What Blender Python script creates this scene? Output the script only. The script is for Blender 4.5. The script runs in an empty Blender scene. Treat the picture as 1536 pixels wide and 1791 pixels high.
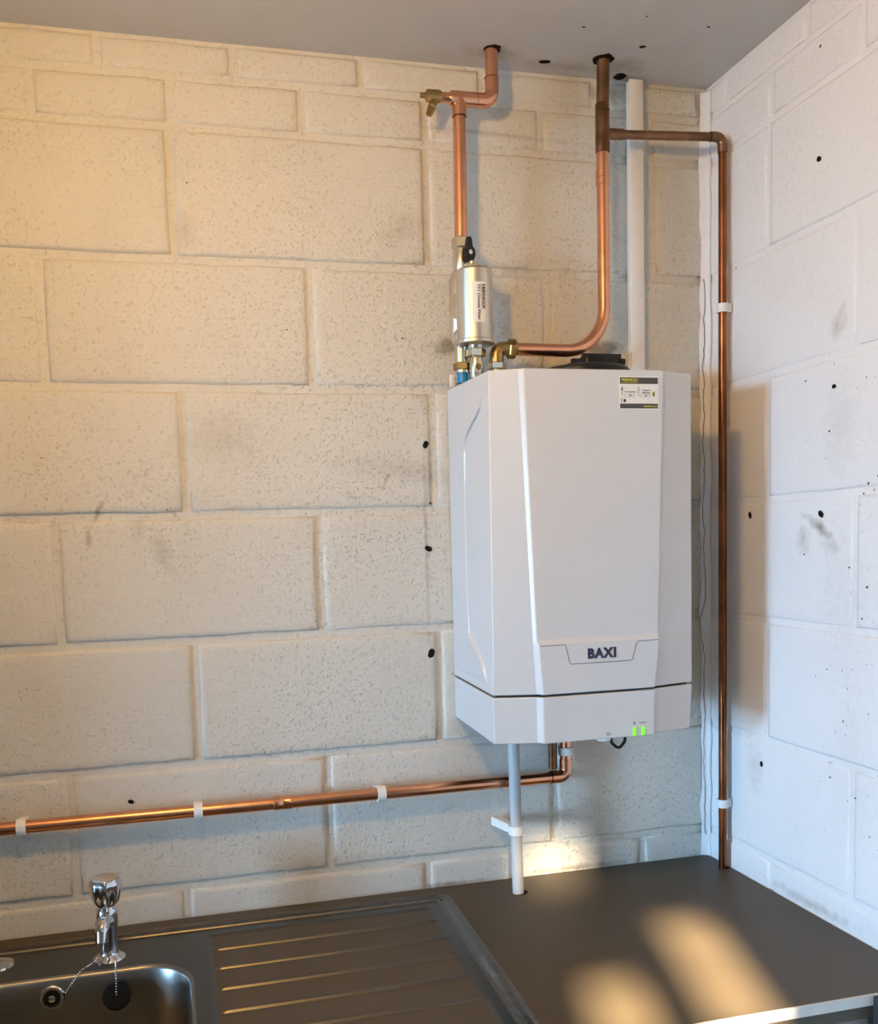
import bpy, bmesh, math, random
from mathutils import Vector, Matrix
random.seed(7)
S = bpy.context.scene
C = S.collection
PI = math.pi

# ------------------------------------------------------------------ camera
cam_d = bpy.data.cameras.new('camera'); cam = bpy.data.objects.new('camera', cam_d); C.objects.link(cam)
S.camera = cam
FPX, YAW, PITCH, ROLL = 1645.11, 0.2422, -0.0883, -0.0301
CPOS = Vector((-1.0506, -1.6941, 1.5611))
PPX, PPY = 707.66, 1094.19
fw = Vector((math.sin(YAW)*math.cos(PITCH), math.cos(YAW)*math.cos(PITCH), math.sin(PITCH)))
rt = Vector((math.cos(YAW), -math.sin(YAW), 0)); up = rt.cross(fw)
c_, s_ = math.cos(ROLL), math.sin(ROLL)
rt, up = c_*rt + s_*up, -s_*rt + c_*up
M = Matrix((rt, up, -fw)).transposed().to_4x4(); M.translation = CPOS
cam.matrix_world = M
cam_d.sensor_fit = 'VERTICAL'; cam_d.sensor_height = 36.0
cam_d.lens = FPX*36.0/1791
cam_d.shift_x = (768-PPX)/1791; cam_d.shift_y = (PPY-895.5)/1791
cam_d.clip_start = 0.02

# ------------------------------------------------------------------ light
W = bpy.data.worlds.new('sky'); S.world = W; W.use_nodes = True
W.node_tree.nodes['Background'].inputs[0].default_value = (0.37, 0.66, 1.0, 1)
W.node_tree.nodes['Background'].inputs[1].default_value = 185.0
SUN_DIR = Vector((0.289, 1.0, -0.60)).normalized()
sd = bpy.data.lights.new('sun', 'SUN'); sd.energy = 500; sd.angle = math.radians(2.1); sd.color = (1.0, 0.90, 0.74)
so = bpy.data.objects.new('sun', sd); C.objects.link(so); so.rotation_euler = SUN_DIR.to_track_quat('-Z', 'Y').to_euler()
LAMP = Vector((-1.13, -0.97, 2.195)); LAMP_R = 0.045; LAMP_STRENGTH = 338.0; LAMP_COL = (1.0, 0.55, 0.13)
S.view_settings.view_transform = 'Standard'; S.view_settings.look = 'None'
S.view_settings.gamma = 1.0; S.view_settings.use_curve_mapping = False
S.view_settings.exposure = 0.0
S.cycles.use_denoising = True
S.cycles.max_bounces = 7; S.cycles.diffuse_bounces = 4; S.cycles.use_adaptive_sampling = True; S.cycles.adaptive_threshold = 0.02; S.cycles.sample_clamp_indirect = 8

ZC, ZW = 2.415, 0.9                 # ceiling and worktop heights
XL, YR = -8.0, -2.35                # far left wall and near rear wall
YF, XR = -4.0, -2.2                 # far rear wall and the return between the two
XW = -2.26                          # left end of the worktop

# ------------------------------------------------------------------ helpers
def link(name, me, mat=None, parent=None, smooth=False):
    o = bpy.data.objects.new(name, me); C.objects.link(o)
    if mat is not None and not me.materials: me.materials.append(mat)
    if parent is not None: o.parent = parent
    if smooth:
        for p in me.polygons: p.use_smooth = True
    return o
def obj(name, bm, mat=None, parent=None, smooth=False, sharp=None):
    bmesh.ops.recalc_face_normals(bm, faces=bm.faces)
    me = bpy.data.meshes.new(name); bm.to_mesh(me); bm.free()
    o = link(name, me, mat, parent, smooth)
    if smooth and sharp is not None: me.set_sharp_from_angle(angle=math.radians(sharp))
    return o
def tag(o, label=None, cat=None, group=None, kind=None):
    if label: o['label'] = label
    if cat: o['category'] = cat
    if group: o['group'] = group
    if kind: o['kind'] = kind
    return o
def thing(name, label, cat, loc=(0,0,0), group=None):
    o = bpy.data.objects.new(name, None); C.objects.link(o); o.location = loc; o.empty_display_size = 0.05
    return tag(o, label, cat, group)
def reparent(o, root):
    """parts are modelled in world coordinates; keep them there under a root at its base"""
    o.parent = root; o.matrix_parent_inverse = Matrix.Translation(root.location).inverted()
    return o
def add_box(bm, x0, x1, y0, y1, z0, z1):
    vs = [bm.verts.new((x, y, z)) for x in (x0, x1) for y in (y0, y1) for z in (z0, z1)]
    for f in ((0,1,3,2),(4,6,7,5),(0,4,5,1),(2,3,7,6),(0,2,6,4),(1,5,7,3)): bm.faces.new([vs[i] for i in f])
    return vs
def box(name, mat, x0, x1, y0, y1, z0, z1, root=None, bev=0.0, seg=2):
    bm = bmesh.new(); add_box(bm, x0, x1, y0, y1, z0, z1)
    if bev: bmesh.ops.bevel(bm, geom=bm.edges[:], offset=bev, segments=seg, profile=0.5, affect='EDGES')
    o = obj(name, bm, mat, smooth=bev > 0, sharp=50)
    if root is not None: reparent(o, root)
    return o
def frames(pts):
    n = len(pts); ts = []
    for i in range(n):
        a = pts[max(i-1,0)]; b = pts[min(i+1,n-1)]; ts.append((b-a).normalized())
    t = ts[0]; ref = Vector((0,0,1)) if abs(t.z) < 0.9 else Vector((0,1,0))
    nrm = (ref - t*ref.dot(t)).normalized(); out = []
    for t in ts:
        nrm = (nrm - t*nrm.dot(t)).normalized(); out.append((t, nrm, t.cross(nrm)))
    return out
def add_tube(bm, pts, r, seg=20, cap=True):
    pts = [Vector(p) for p in pts]; rs = r if isinstance(r, (list, tuple)) else [r]*len(pts)
    rings = []
    for p, (t, n, b), rr in zip(pts, frames(pts), rs):
        rings.append([bm.verts.new(p + rr*(math.cos(a)*n + math.sin(a)*b)) for a in (2*PI*k/seg for k in range(seg))])
    for A, B in zip(rings, rings[1:]):
        for k in range(seg): bm.faces.new((A[k], A[(k+1)%seg], B[(k+1)%seg], B[k]))
    if cap: bm.faces.new(rings[0][::-1]); bm.faces.new(rings[-1])
def fillet(pts, rad, n=10):
    pts = [Vector(p) for p in pts]; out = [pts[0]]
    for i in range(1, len(pts)-1):
        p = pts[i]; a = (pts[i-1]-p).normalized(); b = (pts[i+1]-p).normalized()
        ang = a.angle(b); d = rad/math.tan(ang/2)
        c = p + (a+b).normalized()*(rad/math.sin(ang/2))
        s0 = p + a*d - c; s1 = p + b*d - c
        th = s0.angle(s1)
        for k in range(n+1):
            f = k/n
            out.append(c + (s0*math.sin((1-f)*th) + s1*math.sin(f*th))/math.sin(th))
    out.append(pts[-1]); return out
def tube(name, mat, pts, r, root=None, seg=20):
    bm = bmesh.new(); add_tube(bm, pts, r, seg)
    o = obj(name, bm, mat, smooth=True, sharp=40)
    if root is not None: reparent(o, root)
    return o
def lathe(name, mat, base, axis, prof, root=None, seg=28, poly=None):
    """prof: list of (distance along axis, radius); poly=6 gives hex sections"""
    base = Vector(base); axis = Vector(axis).normalized()
    ref = Vector((0,0,1)) if abs(axis.z) < 0.9 else Vector((0,1,0))
    n = (ref - axis*ref.dot(axis)).normalized(); b = axis.cross(n); seg = poly or seg
    bm = bmesh.new(); rings = []
    for d, r in prof:
        rings.append([bm.verts.new(base + axis*d + max(r,1e-4)*(math.cos(2*PI*k/seg+.3)*n + math.sin(2*PI*k/seg+.3)*b)) for k in range(seg)])
    for A, B in zip(rings, rings[1:]):
        for k in range(seg): bm.faces.new((A[k], A[(k+1)%seg], B[(k+1)%seg], B[k]))
    bm.faces.new(rings[0][::-1]); bm.faces.new(rings[-1])
    o = obj(name, bm, mat, smooth=True, sharp=35)
    if root is not None: reparent(o, root)
    return o
def hexnut(name, mat, base, axis, length, r, root=None):
    return lathe(name, mat, base, axis, [(0, r*.86), (length*.12, r), (length*.88, r), (length, r*.86)], root, poly=6)
def text_mesh(body, size, offset=0.0, extrude=0.0002, shear=0.0, space=1.0):
    cu = bpy.data.curves.new('lettering', 'FONT'); cu.body = body; cu.size = size; cu.offset = offset; cu.extrude = extrude
    cu.align_x = 'LEFT'; cu.resolution_u = 4; cu.shear = shear; cu.space_character = space
    o = bpy.data.objects.new('lettering', cu); C.objects.link(o)
    bpy.context.view_layer.update()
    me = bpy.data.meshes.new_from_object(o.evaluated_get(bpy.context.evaluated_depsgraph_get()))
    bpy.data.objects.remove(o); bpy.data.curves.remove(cu)
    xs = [v.co.x for v in me.vertices]; ys = [v.co.y for v in me.vertices]
    me.materials.clear()
    return me, min(xs), max(xs), min(ys), max(ys)
def wall_text(name, body, mat, x0, x1, z0, z1, y, root, offset=0.0, shear=0.0, space=1.0):
    """lettering fitted to a rectangle on a plane facing -y"""
    me, a, b, c, d = text_mesh(body, 0.02, offset, 0.0001, shear, space)
    for v in me.vertices:
        x = x0 + (v.co.x-a)/(b-a)*(x1-x0); z = z0 + (v.co.y-c)/(d-c)*(z1-z0)
        v.co = Vector((x, y - v.co.z, z))
    o = link(name, me, mat); reparent(o, root); return o

# ------------------------------------------------------------------ materials
def new_mat(name):
    m = bpy.data.materials.new(name); m.use_nodes = True; nt = m.node_tree
    return m, nt, nt.nodes['Principled BSDF']
def N(nt, typ, **kw):
    n = nt.nodes.new(typ)
    for k, v in kw.items():
        if k.startswith('i_'): n.inputs[k[2:]].default_value = v
        else: setattr(n, k, v)
    return n
def ramp(nt, src, stops):
    r = N(nt, 'ShaderNodeValToRGB'); el = r.color_ramp.elements
    while len(el) < len(stops): el.new(0.5)
    for e, (p, c) in zip(el, stops):
        e.position = p; e.color = (c, c, c, 1) if not isinstance(c, tuple) else (*c, 1)
    nt.links.new(src, r.inputs[0]); return r.outputs[0]
def mixc(nt, fac, a, b, mode='MIX'):
    m = N(nt, 'ShaderNodeMix', data_type='RGBA', blend_type=mode)
    for sock, val in ((m.inputs[0], fac), (m.inputs[6], a), (m.inputs[7], b)):
        if hasattr(val, 'is_linked'): nt.links.new(val, sock)
        else: sock.default_value = val if not isinstance(val, tuple) else (*val, 1)
    return m.outputs[2]
def math_n(nt, op, a, b=None, clamp=False):
    m = N(nt, 'ShaderNodeMath', operation=op, use_clamp=clamp)
    for s, v in ((m.inputs[0], a), (m.inputs[1], b)):
        if v is None: continue
        if hasattr(v, 'is_linked'): nt.links.new(v, s)
        else: s.default_value = v
    return m.outputs[0]
def simple(name, col, rough=0.5, metal=0.0, spec=0.5, coat=0.0, noise=0.0, nscale=40):
    m, nt, b = new_mat(name)
    b.inputs['Roughness'].default_value = rough; b.inputs['Metallic'].default_value = metal
    b.inputs['Specular IOR Level'].default_value = spec; b.inputs['Coat Weight'].default_value = coat
    pos = N(nt, 'ShaderNodeNewGeometry').outputs['Position']
    nz = N(nt, 'ShaderNodeTexNoise', i_Scale=nscale, i_Detail=4.0); nt.links.new(pos, nz.inputs['Vector'])
    k = noise or 0.03
    lo = tuple(max(0, c*(1-k)) for c in col); hi = tuple(min(1, c*(1+k)) for c in col)
    nt.links.new(ramp(nt, nz.outputs[0], [(0.3, lo), (0.7, hi)]), b.inputs['Base Color'])
    return m
def stain_sum(nt, pos, stains):
    """dirt marks with a shape of their own: (centre, radii, rotation, strength) as soft ellipses broken up by noise"""
    total = None
    nz = N(nt, 'ShaderNodeTexNoise', i_Scale=60.0, i_Detail=6.0); nt.links.new(pos, nz.inputs['Vector'])
    for c, r, rot, s in stains:
        mp = N(nt, 'ShaderNodeMapping', vector_type='TEXTURE'); nt.links.new(pos, mp.inputs['Vector'])
        mp.inputs['Location'].default_value = c; mp.inputs['Scale'].default_value = r; mp.inputs['Rotation'].default_value = rot
        ln = N(nt, 'ShaderNodeVectorMath', operation='LENGTH'); nt.links.new(mp.outputs[0], ln.inputs[0])
        d = math_n(nt, 'ADD', ln.outputs['Value'], math_n(nt, 'MULTIPLY', math_n(nt, 'SUBTRACT', nz.outputs[0], 0.5), 1.6))
        v = math_n(nt, 'MULTIPLY', math_n(nt, 'SUBTRACT', 1.0, d, True), s)
        total = v if total is None else math_n(nt, 'ADD', total, v)
    return total
def paint(name, col, pit, stains, dirt=0.25, dirt_shade_col=(0.28, 0.25, 0.20)):
    m, nt, b = new_mat(name); L = nt.links
    b.inputs['Roughness'].default_value = 0.55; b.inputs['Specular IOR Level'].default_value = 0.35
    pos = N(nt, 'ShaderNodeNewGeometry').outputs['Position']
    big = N(nt, 'ShaderNodeTexNoise', i_Scale=3.2, i_Detail=7.0, i_Roughness=0.62); L.new(pos, big.inputs['Vector'])
    mid = N(nt, 'ShaderNodeTexNoise', i_Scale=105.0, i_Detail=3.0, i_Roughness=0.6); L.new(pos, mid.inputs['Vector'])
    fine = N(nt, 'ShaderNodeTexNoise', i_Scale=260.0, i_Detail=2.0); L.new(pos, fine.inputs['Vector'])
    grime = ramp(nt, big.outputs[0], [(0.5, 0.0), (0.74, dirt)])
    c1 = mixc(nt, grime, col, tuple(c*d for c, d in zip(col, (0.62, 0.57, 0.50))))
    pits = ramp(nt, mid.outputs[0], [(0.30, 0.0), (0.42, 1.0)])
    lumps = ramp(nt, mid.outputs[0], [(0.58, 0.0), (0.74, 1.0)])
    c2 = mixc(nt, math_n(nt, 'MULTIPLY', math_n(nt, 'SUBTRACT', 1.0, pits), 0.07), c1, dirt_shade_col)  # pits darkened in colour to stand for shade in the relief
    if stains: c2 = mixc(nt, math_n(nt, 'MULTIPLY', stain_sum(nt, pos, stains), 1.0, True), c2, dirt_shade_col)
    L.new(c2, b.inputs['Base Color'])
    h = math_n(nt, 'ADD', math_n(nt, 'MULTIPLY', pits, 1.0), math_n(nt, 'ADD', math_n(nt, 'MULTIPLY', lumps, 0.9), math_n(nt, 'MULTIPLY', fine.outputs[0], 0.5)))
    h = math_n(nt, 'ADD', h, math_n(nt, 'MULTIPLY', big.outputs[0], 2.0))
    patch = N(nt, 'ShaderNodeTexNoise', i_Scale=2.3, i_Detail=2.0); L.new(pos, patch.inputs['Vector'])
    bp = N(nt, 'ShaderNodeBump', i_Distance=0.0016); L.new(h, bp.inputs['Height'])
    L.new(ramp(nt, patch.outputs[0], [(0.36, pit*.45), (0.60, pit)]), bp.inputs['Strength']); L.new(bp.outputs[0], b.inputs['Normal'])
    return m
Z3 = (0, 0, 0)
back_stains = [
    ((-1.165, 0, 1.628), (0.006, .05, 0.035), (0, 0.45, 0), 0.9), ((-1.183, 0, 1.585), (0.007, .05, 0.02), Z3, 0.8),
    ((-1.061, 0, 1.555), (0.022, .05, 0.05), (0, -.3, 0), 0.35), ((-1.10, 0, 1.60), (0.02, .05, 0.03), Z3, 0.25),
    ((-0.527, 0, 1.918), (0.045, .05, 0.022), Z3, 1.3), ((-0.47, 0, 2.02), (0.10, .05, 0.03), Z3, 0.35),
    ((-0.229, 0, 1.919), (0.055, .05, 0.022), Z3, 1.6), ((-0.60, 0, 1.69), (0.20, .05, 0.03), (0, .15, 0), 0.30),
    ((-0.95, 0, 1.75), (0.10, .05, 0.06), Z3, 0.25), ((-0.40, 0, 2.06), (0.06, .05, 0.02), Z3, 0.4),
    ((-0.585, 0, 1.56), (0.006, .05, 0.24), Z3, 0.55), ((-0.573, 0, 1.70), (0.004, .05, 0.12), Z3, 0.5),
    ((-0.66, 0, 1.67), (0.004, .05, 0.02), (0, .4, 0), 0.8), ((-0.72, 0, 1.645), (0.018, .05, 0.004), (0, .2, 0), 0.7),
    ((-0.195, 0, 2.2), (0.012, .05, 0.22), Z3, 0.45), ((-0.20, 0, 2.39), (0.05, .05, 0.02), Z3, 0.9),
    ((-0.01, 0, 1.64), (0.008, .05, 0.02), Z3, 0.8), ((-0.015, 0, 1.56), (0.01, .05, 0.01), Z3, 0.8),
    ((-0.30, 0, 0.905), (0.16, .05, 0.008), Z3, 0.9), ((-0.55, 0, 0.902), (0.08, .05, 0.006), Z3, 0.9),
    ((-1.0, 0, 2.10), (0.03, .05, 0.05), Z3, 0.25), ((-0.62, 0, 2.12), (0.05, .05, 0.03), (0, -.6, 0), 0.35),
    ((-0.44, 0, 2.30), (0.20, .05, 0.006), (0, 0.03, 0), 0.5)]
right_stains = [
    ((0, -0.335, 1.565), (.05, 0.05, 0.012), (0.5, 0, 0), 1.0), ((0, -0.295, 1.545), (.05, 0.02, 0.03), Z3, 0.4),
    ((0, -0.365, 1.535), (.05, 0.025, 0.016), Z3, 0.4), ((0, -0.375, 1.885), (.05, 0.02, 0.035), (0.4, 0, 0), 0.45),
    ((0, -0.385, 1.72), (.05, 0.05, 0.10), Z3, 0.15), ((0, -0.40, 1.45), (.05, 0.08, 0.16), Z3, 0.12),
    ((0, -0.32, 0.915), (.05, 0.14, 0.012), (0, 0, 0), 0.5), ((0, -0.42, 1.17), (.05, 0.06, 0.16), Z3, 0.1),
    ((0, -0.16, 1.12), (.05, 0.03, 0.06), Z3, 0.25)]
PAINT_BACK = paint('masonry_paint_lamplit', (0.63, 0.605, 0.545), 1.0, back_stains)  # warm copy of the one white paint, lamplight put into the colour
PAINT_RIGHT = paint('masonry_paint_daylit', (0.78, 0.765, 0.76), 0.4, right_stains, 0.12)  # brighter, cooler copy of the same paint, daylight put into the colour
PAINT_CEIL = paint('ceiling_paint', (0.57, 0.565, 0.56), 0.15, [((-0.2, -0.05, ZC), (0.06, 0.04, .05), Z3, 0.7), ((-0.45, -0.05, ZC), (0.06, 0.03, .05), Z3, 0.6), ((-0.30, -0.03, ZC), (0.1, 0.02, .05), Z3, 0.5)], 0.3)
PLAIN = simple('room_paint', (0.22, 0.213, 0.20), 0.7)
FLOORM = simple('concrete_floor', (0.16, 0.155, 0.145), 0.8, noise=0.2, nscale=12)
COPPER = simple('copper', (0.74, 0.355, 0.205), 0.24, 1.0, noise=0.12, nscale=35)
COPPER_D = simple('tarnished_copper', (0.20, 0.105, 0.055), 0.38, 0.9, noise=0.45, nscale=28)
COPPER_B = simple('brown_copper', (0.23, 0.082, 0.034), 0.27, 1.0, noise=0.4, nscale=14)
BRASS = simple('brass', (0.36, 0.24, 0.10), 0.35, 1.0, noise=0.3, nscale=90)
NICKEL = simple('nickel', (0.66, 0.62, 0.54), 0.24, 1.0, noise=0.06)
SATIN = simple('satin_nickel', (0.68, 0.63, 0.53), 0.34, 1.0, noise=0.05)
CHROME = simple('chrome', (0.70, 0.70, 0.72), 0.08, 1.0)
CAPGREY = simple('grey_cap', (0.35, 0.34, 0.32), 0.4)
ENAMEL = simple('white_enamel', (0.62, 0.615, 0.615), 0.32, 0.0, 0.5, noise=0.01)
WPLASTIC = simple('white_plastic', (0.78, 0.76, 0.72), 0.42)
GPLASTIC = simple('grey_white_plastic', (0.48, 0.485, 0.49), 0.4)
BLACKP = simple('black_plastic', (0.006, 0.006, 0.0065), 0.38, spec=0.3)
DARK = simple('dark_gap', (0.02, 0.02, 0.022), 0.7)
HOLE_SHADE = simple('hole_shade', (0.012, 0.010, 0.008), 0.95, spec=0.05, noise=0.4)  # near-black for flat discs, painting in the shade inside holes
GROOVE_SHADE = simple('groove_shade_grey', (0.22, 0.22, 0.23), 0.5)
NAVY = simple('navy_print', (0.012, 0.014, 0.055), 0.4)
INK = simple('black_print', (0.02, 0.02, 0.02), 0.5)
GREYINK = simple('grey_print', (0.30, 0.30, 0.30), 0.5)
LABELW = simple('label_white', (0.80, 0.79, 0.76), 0.45)
LABELD = simple('label_charcoal', (0.055, 0.05, 0.048), 0.45)
LIME = simple('label_lime', (0.62, 0.60, 0.06), 0.45)
BLUEP = simple('blue_plastic', (0.0, 0.17, 0.40), 0.35)
RUBBER = simple('black_rubber', (0.008, 0.008, 0.008), 0.9, spec=0.1)
TIMBER = simple('brown_laminate', (0.17, 0.14, 0.115), 0.5, noise=0.1)
EDGE = simple('pale_edging', (0.60, 0.57, 0.52), 0.5)
FRAMEM = simple('window_frame_paint', (0.7, 0.7, 0.7), 0.5)
def sun_filter_glass(k):  # made-up tint that cuts the sky and sun through the rear panes
    m, nt, b = new_mat('sun_filter_amber_glass'); nt.nodes.remove(b)
    t = N(nt, 'ShaderNodeBsdfTransparent'); pos = N(nt, 'ShaderNodeNewGeometry').outputs['Position']
    nz = N(nt, 'ShaderNodeTexNoise', i_Scale=9.0, i_Detail=4.0); nt.links.new(pos, nz.inputs['Vector'])
    nt.links.new(mixc(nt, nz.outputs[0], (0.10*k, 0.086*k, 0.065*k), (0.155*k, 0.132*k, 0.10*k)), t.inputs[0])
    nt.links.new(t.outputs[0], nt.nodes['Material Output'].inputs[0]); return m
GLASS = sun_filter_glass(1.0); GLASS_DIMMER = sun_filter_glass(0.22)  # second, darker tint added to dim the sun patch on the back wall
def led_mat():
    m, nt, b = new_mat('green_light')
    b.inputs['Base Color'].default_value = (0.1, 0.6, 0.02, 1)
    b.inputs['Emission Color'].default_value = (0.22, 1.0, 0.02, 1); b.inputs['Emission Strength'].default_value = 0.9
    return m
LED = led_mat()
def bulb_mat():
    m, nt, b = new_mat('lamp_glow')
    b.inputs['Emission Color'].default_value = (*LAMP_COL, 1); b.inputs['Emission Strength'].default_value = LAMP_STRENGTH
    return m
def laminate():
    m, nt, b = new_mat('worktop_laminate'); L = nt.links
    b.inputs['Roughness'].default_value = 0.5; b.inputs['Specular IOR Level'].default_value = 0.3
    pos = N(nt, 'ShaderNodeNewGeometry').outputs['Position']
    f = N(nt, 'ShaderNodeTexNoise', i_Scale=420.0, i_Detail=3.0); L.new(pos, f.inputs['Vector'])
    g = N(nt, 'ShaderNodeTexNoise', i_Scale=5.0, i_Detail=5.0); L.new(pos, g.inputs['Vector'])
    c = mixc(nt, f.outputs[0], (0.043, 0.033, 0.021), (0.118, 0.093, 0.063))
    c = mixc(nt, ramp(nt, g.outputs[0], [(0.4, 0.0), (0.75, 0.35)]), c, (0.055, 0.044, 0.032))
    L.new(c, b.inputs['Base Color']); return m
LAMINATE = laminate()
def steel(name, c0, c1, r0, r1):
    m, nt, b = new_mat(name); L = nt.links
    b.inputs['Metallic'].default_value = 1.0
    pos = N(nt, 'ShaderNodeNewGeometry').outputs['Position']
    mp = N(nt, 'ShaderNodeMapping'); mp.inputs['Scale'].default_value = (4, 260, 60); L.new(pos, mp.inputs['Vector'])
    f = N(nt, 'ShaderNodeTexNoise', i_Scale=3.0, i_Detail=3.0); L.new(mp.outputs[0], f.inputs['Vector'])
    L.new(mixc(nt, f.outputs[0], c0, c1), b.inputs['Base Color'])
    L.new(ramp(nt, f.outputs[0], [(0.3, r0), (0.7, r1)]), b.inputs['Roughness'])
    return m
STEEL = steel('stainless_steel', (0.105, 0.101, 0.094), (0.15, 0.144, 0.135), 0.29, 0.37)
STEEL_RIM = steel('polished_rim_steel', (0.16, 0.152, 0.14), (0.21, 0.20, 0.185), 0.22, 0.3)
STEEL_BOWL = steel('satin_bowl_steel', (0.26, 0.25, 0.235), (0.34, 0.33, 0.31), 0.28, 0.38)

# ------------------------------------------------------------------ room shell
def struct(o): o['kind'] = 'structure'; return o
JZ = [ZC, 2.3546, 2.2722, 2.0548, 1.8386, 1.6189, 1.3993, 1.1785, 0.9558, 0.80]   # bed joints of the back wall
def block(name, mat, root, u0, u1, v0, v1, mapper, depth, rec, gap, jit=0.0012):
    """one masonry unit: jittered outline, rounded arris, face proud of the mortar"""
    nu = max(3, int((u1-u0)/0.05)); nv = max(2, int((v1-v0)/0.05))
    g = gap/2; a, b_, c, d = u0+g, u1-g, v0+g, v1-g
    if b_-a < 0.012 or d-c < 0.012: return
    ring = [(a+(b_-a)*i/nu, c, 0, 1) for i in range(nu)] + [(b_, c+(d-c)*i/nv, -1, 0) for i in range(nv)] + \
           [(b_-(b_-a)*i/nu, d, 0, -1) for i in range(nu)] + [(a, d-(d-c)*i/nv, 1, 0) for i in range(nv)]
    bm = bmesh.new(); R0, R1, R2, R3 = [], [], [], []
    cu, cv = (a+b_)/2, (c+d)/2
    dd = depth + random.uniform(-.0012, .0012)
    for (u, v, iu, iv) in ring:
        j1, j2 = random.uniform(-jit, jit), random.uniform(-jit, jit)
        u, v = u+j1, v+j2
        su = 1 if u < cu else -1; sv = 1 if v < cv else -1
        iu2 = su if abs(u-a) < .004 or abs(u-b_) < .004 else 0; iv2 = sv if abs(v-c) < .004 or abs(v-d) < .004 else 0
        R0.append(bm.verts.new(mapper(u, v, -rec-.002)))
        R1.append(bm.verts.new(mapper(u+iu2*.0018, v+iv2*.0018, dd-rec*.45)))
        R2.append(bm.verts.new(mapper(u+iu2*.0068, v+iv2*.0068, dd)))
        R3.append(bm.verts.new(mapper(u+iu2*.014, v+iv2*.014, dd)))
    n = len(ring)
    for A, B in ((R0, R1), (R1, R2), (R2, R3)):
        for k in range(n): bm.faces.new((A[k], A[(k+1)%n], B[(k+1)%n], B[k]))
    bm.faces.new(R3)
    o = obj(name, bm, mat, root, smooth=True, sharp=55)
    return o
mb = lambda u, v, d: (u, -d, v)          # back wall
mr = lambda u, v, d: (-d, u, v)          # right wall
REC = 0.0048
wall_back = struct(box('wall_back', PAINT_BACK, XL-.1, 0.0, REC, 0.12, 0.0, ZC))
XA, XB = -1.2363, -1.0163
def verts_row(i):
    if i == 0: xs = [-0.013 - .2225*k for k in range(11)]
    elif i == 1: xs = [-0.121 - .2225*k for k in range(12)]
    elif i == 8: xs = [-0.149 - .451*k for k in range(6)]
    else:
        x0 = XB if i % 2 == 0 else XA
        xs = [x0 + .45*k for k in range(-3, 4)]
    xs = sorted([x for x in xs if x < -0.002] + [0.0])
    return xs
for i in range(9):
    xs = verts_row(i)
    for a, b in zip(xs, xs[1:]):
        block('brick' if i < 2 else 'block', PAINT_BACK, wall_back, a, b, JZ[i+1], JZ[i], mb, 0.0, REC, 0.012)
wall_right = struct(box('wall_right', PAINT_RIGHT, 0.0022, 0.12, YR-.06, 0.12, 0.0, ZC))
for i in range(9):
    if i == 0: ys = [-.072-.2225*k for k in range(9)]
    elif i == 1: ys = [-.202-.2225*k for k in range(9)]
    elif i == 8: ys = [-.21-.45*k for k in range(5)]
    else: ys = [(-.195 if i % 2 == 0 else -.42)-.45*k for k in range(4)]
    ys = sorted([y for y in ys if y > -1.75] + [-1.8, 0.0])
    for a, b in zip(ys, ys[1:]):
        block('brick' if i < 2 else 'block', PAINT_RIGHT, wall_right, a, b, JZ[i+1], JZ[i], mr, 0.0, 0.0022, 0.009, 0.0008)

# plaster fillet run down the corner, with a hairline crack
bm = bmesh.new(); rows = []
z = 0.9
while z < ZC:
    w1 = 0.016 + random.uniform(-.004, .003); w2 = 0.012 + random.uniform(-.003, .003)
    rows.append([bm.verts.new(p) for p in ((-w1, -.0002, z), (-w1*.62, -.0035, z), (-.006, -.0065, z), (-.0022, -w2*.8, z), (0.0, -w2-.004, z), (.004, .004, z))])
    z += 0.035
for A, B in zip(rows, rows[1:]):
    for k in range(5): bm.faces.new((A[k], A[k+1], B[k+1], B[k]))
obj('corner_fillet', bm, PAINT_RIGHT, wall_back, smooth=True)
crack = [(-.006,2.055),(-.003,2.02),(-.007,1.979),(-.005,1.93),(-.009,1.89),(-.006,1.85),(-.007,1.824),(-.005,1.785),(-.009,1.745),(-.006,1.70),(-.007,1.655),(-.010,1.61),(-.006,1.564),(-.008,1.52),(-.004,1.484),(-.001,1.437),(-.012,1.40),(-.015,1.38),(-.010,1.34),(-.006,1.309),(-.008,1.25),(-.005,1.192),(-.008,1.15),(-.009,1.097),(-.006,1.04),(-.007,.989),(-.004,.93)]
bm = bmesh.new(); prev = None
path = []
for (a, b) in zip(crack, crack[1:]):
    for k in range(4):
        f = k/4; path.append((a[0]+(b[0]-a[0])*f+random.uniform(-.0014,.0014), a[1]+(b[1]-a[1])*f))
add_tube(bm, [(min(x-.004, -.0078), -.0056 + max(0, -x-.006)*.30, z) for x, z in path], 0.00055, 5)
obj('hairline_crack', bm, DARK, wall_back)

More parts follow.
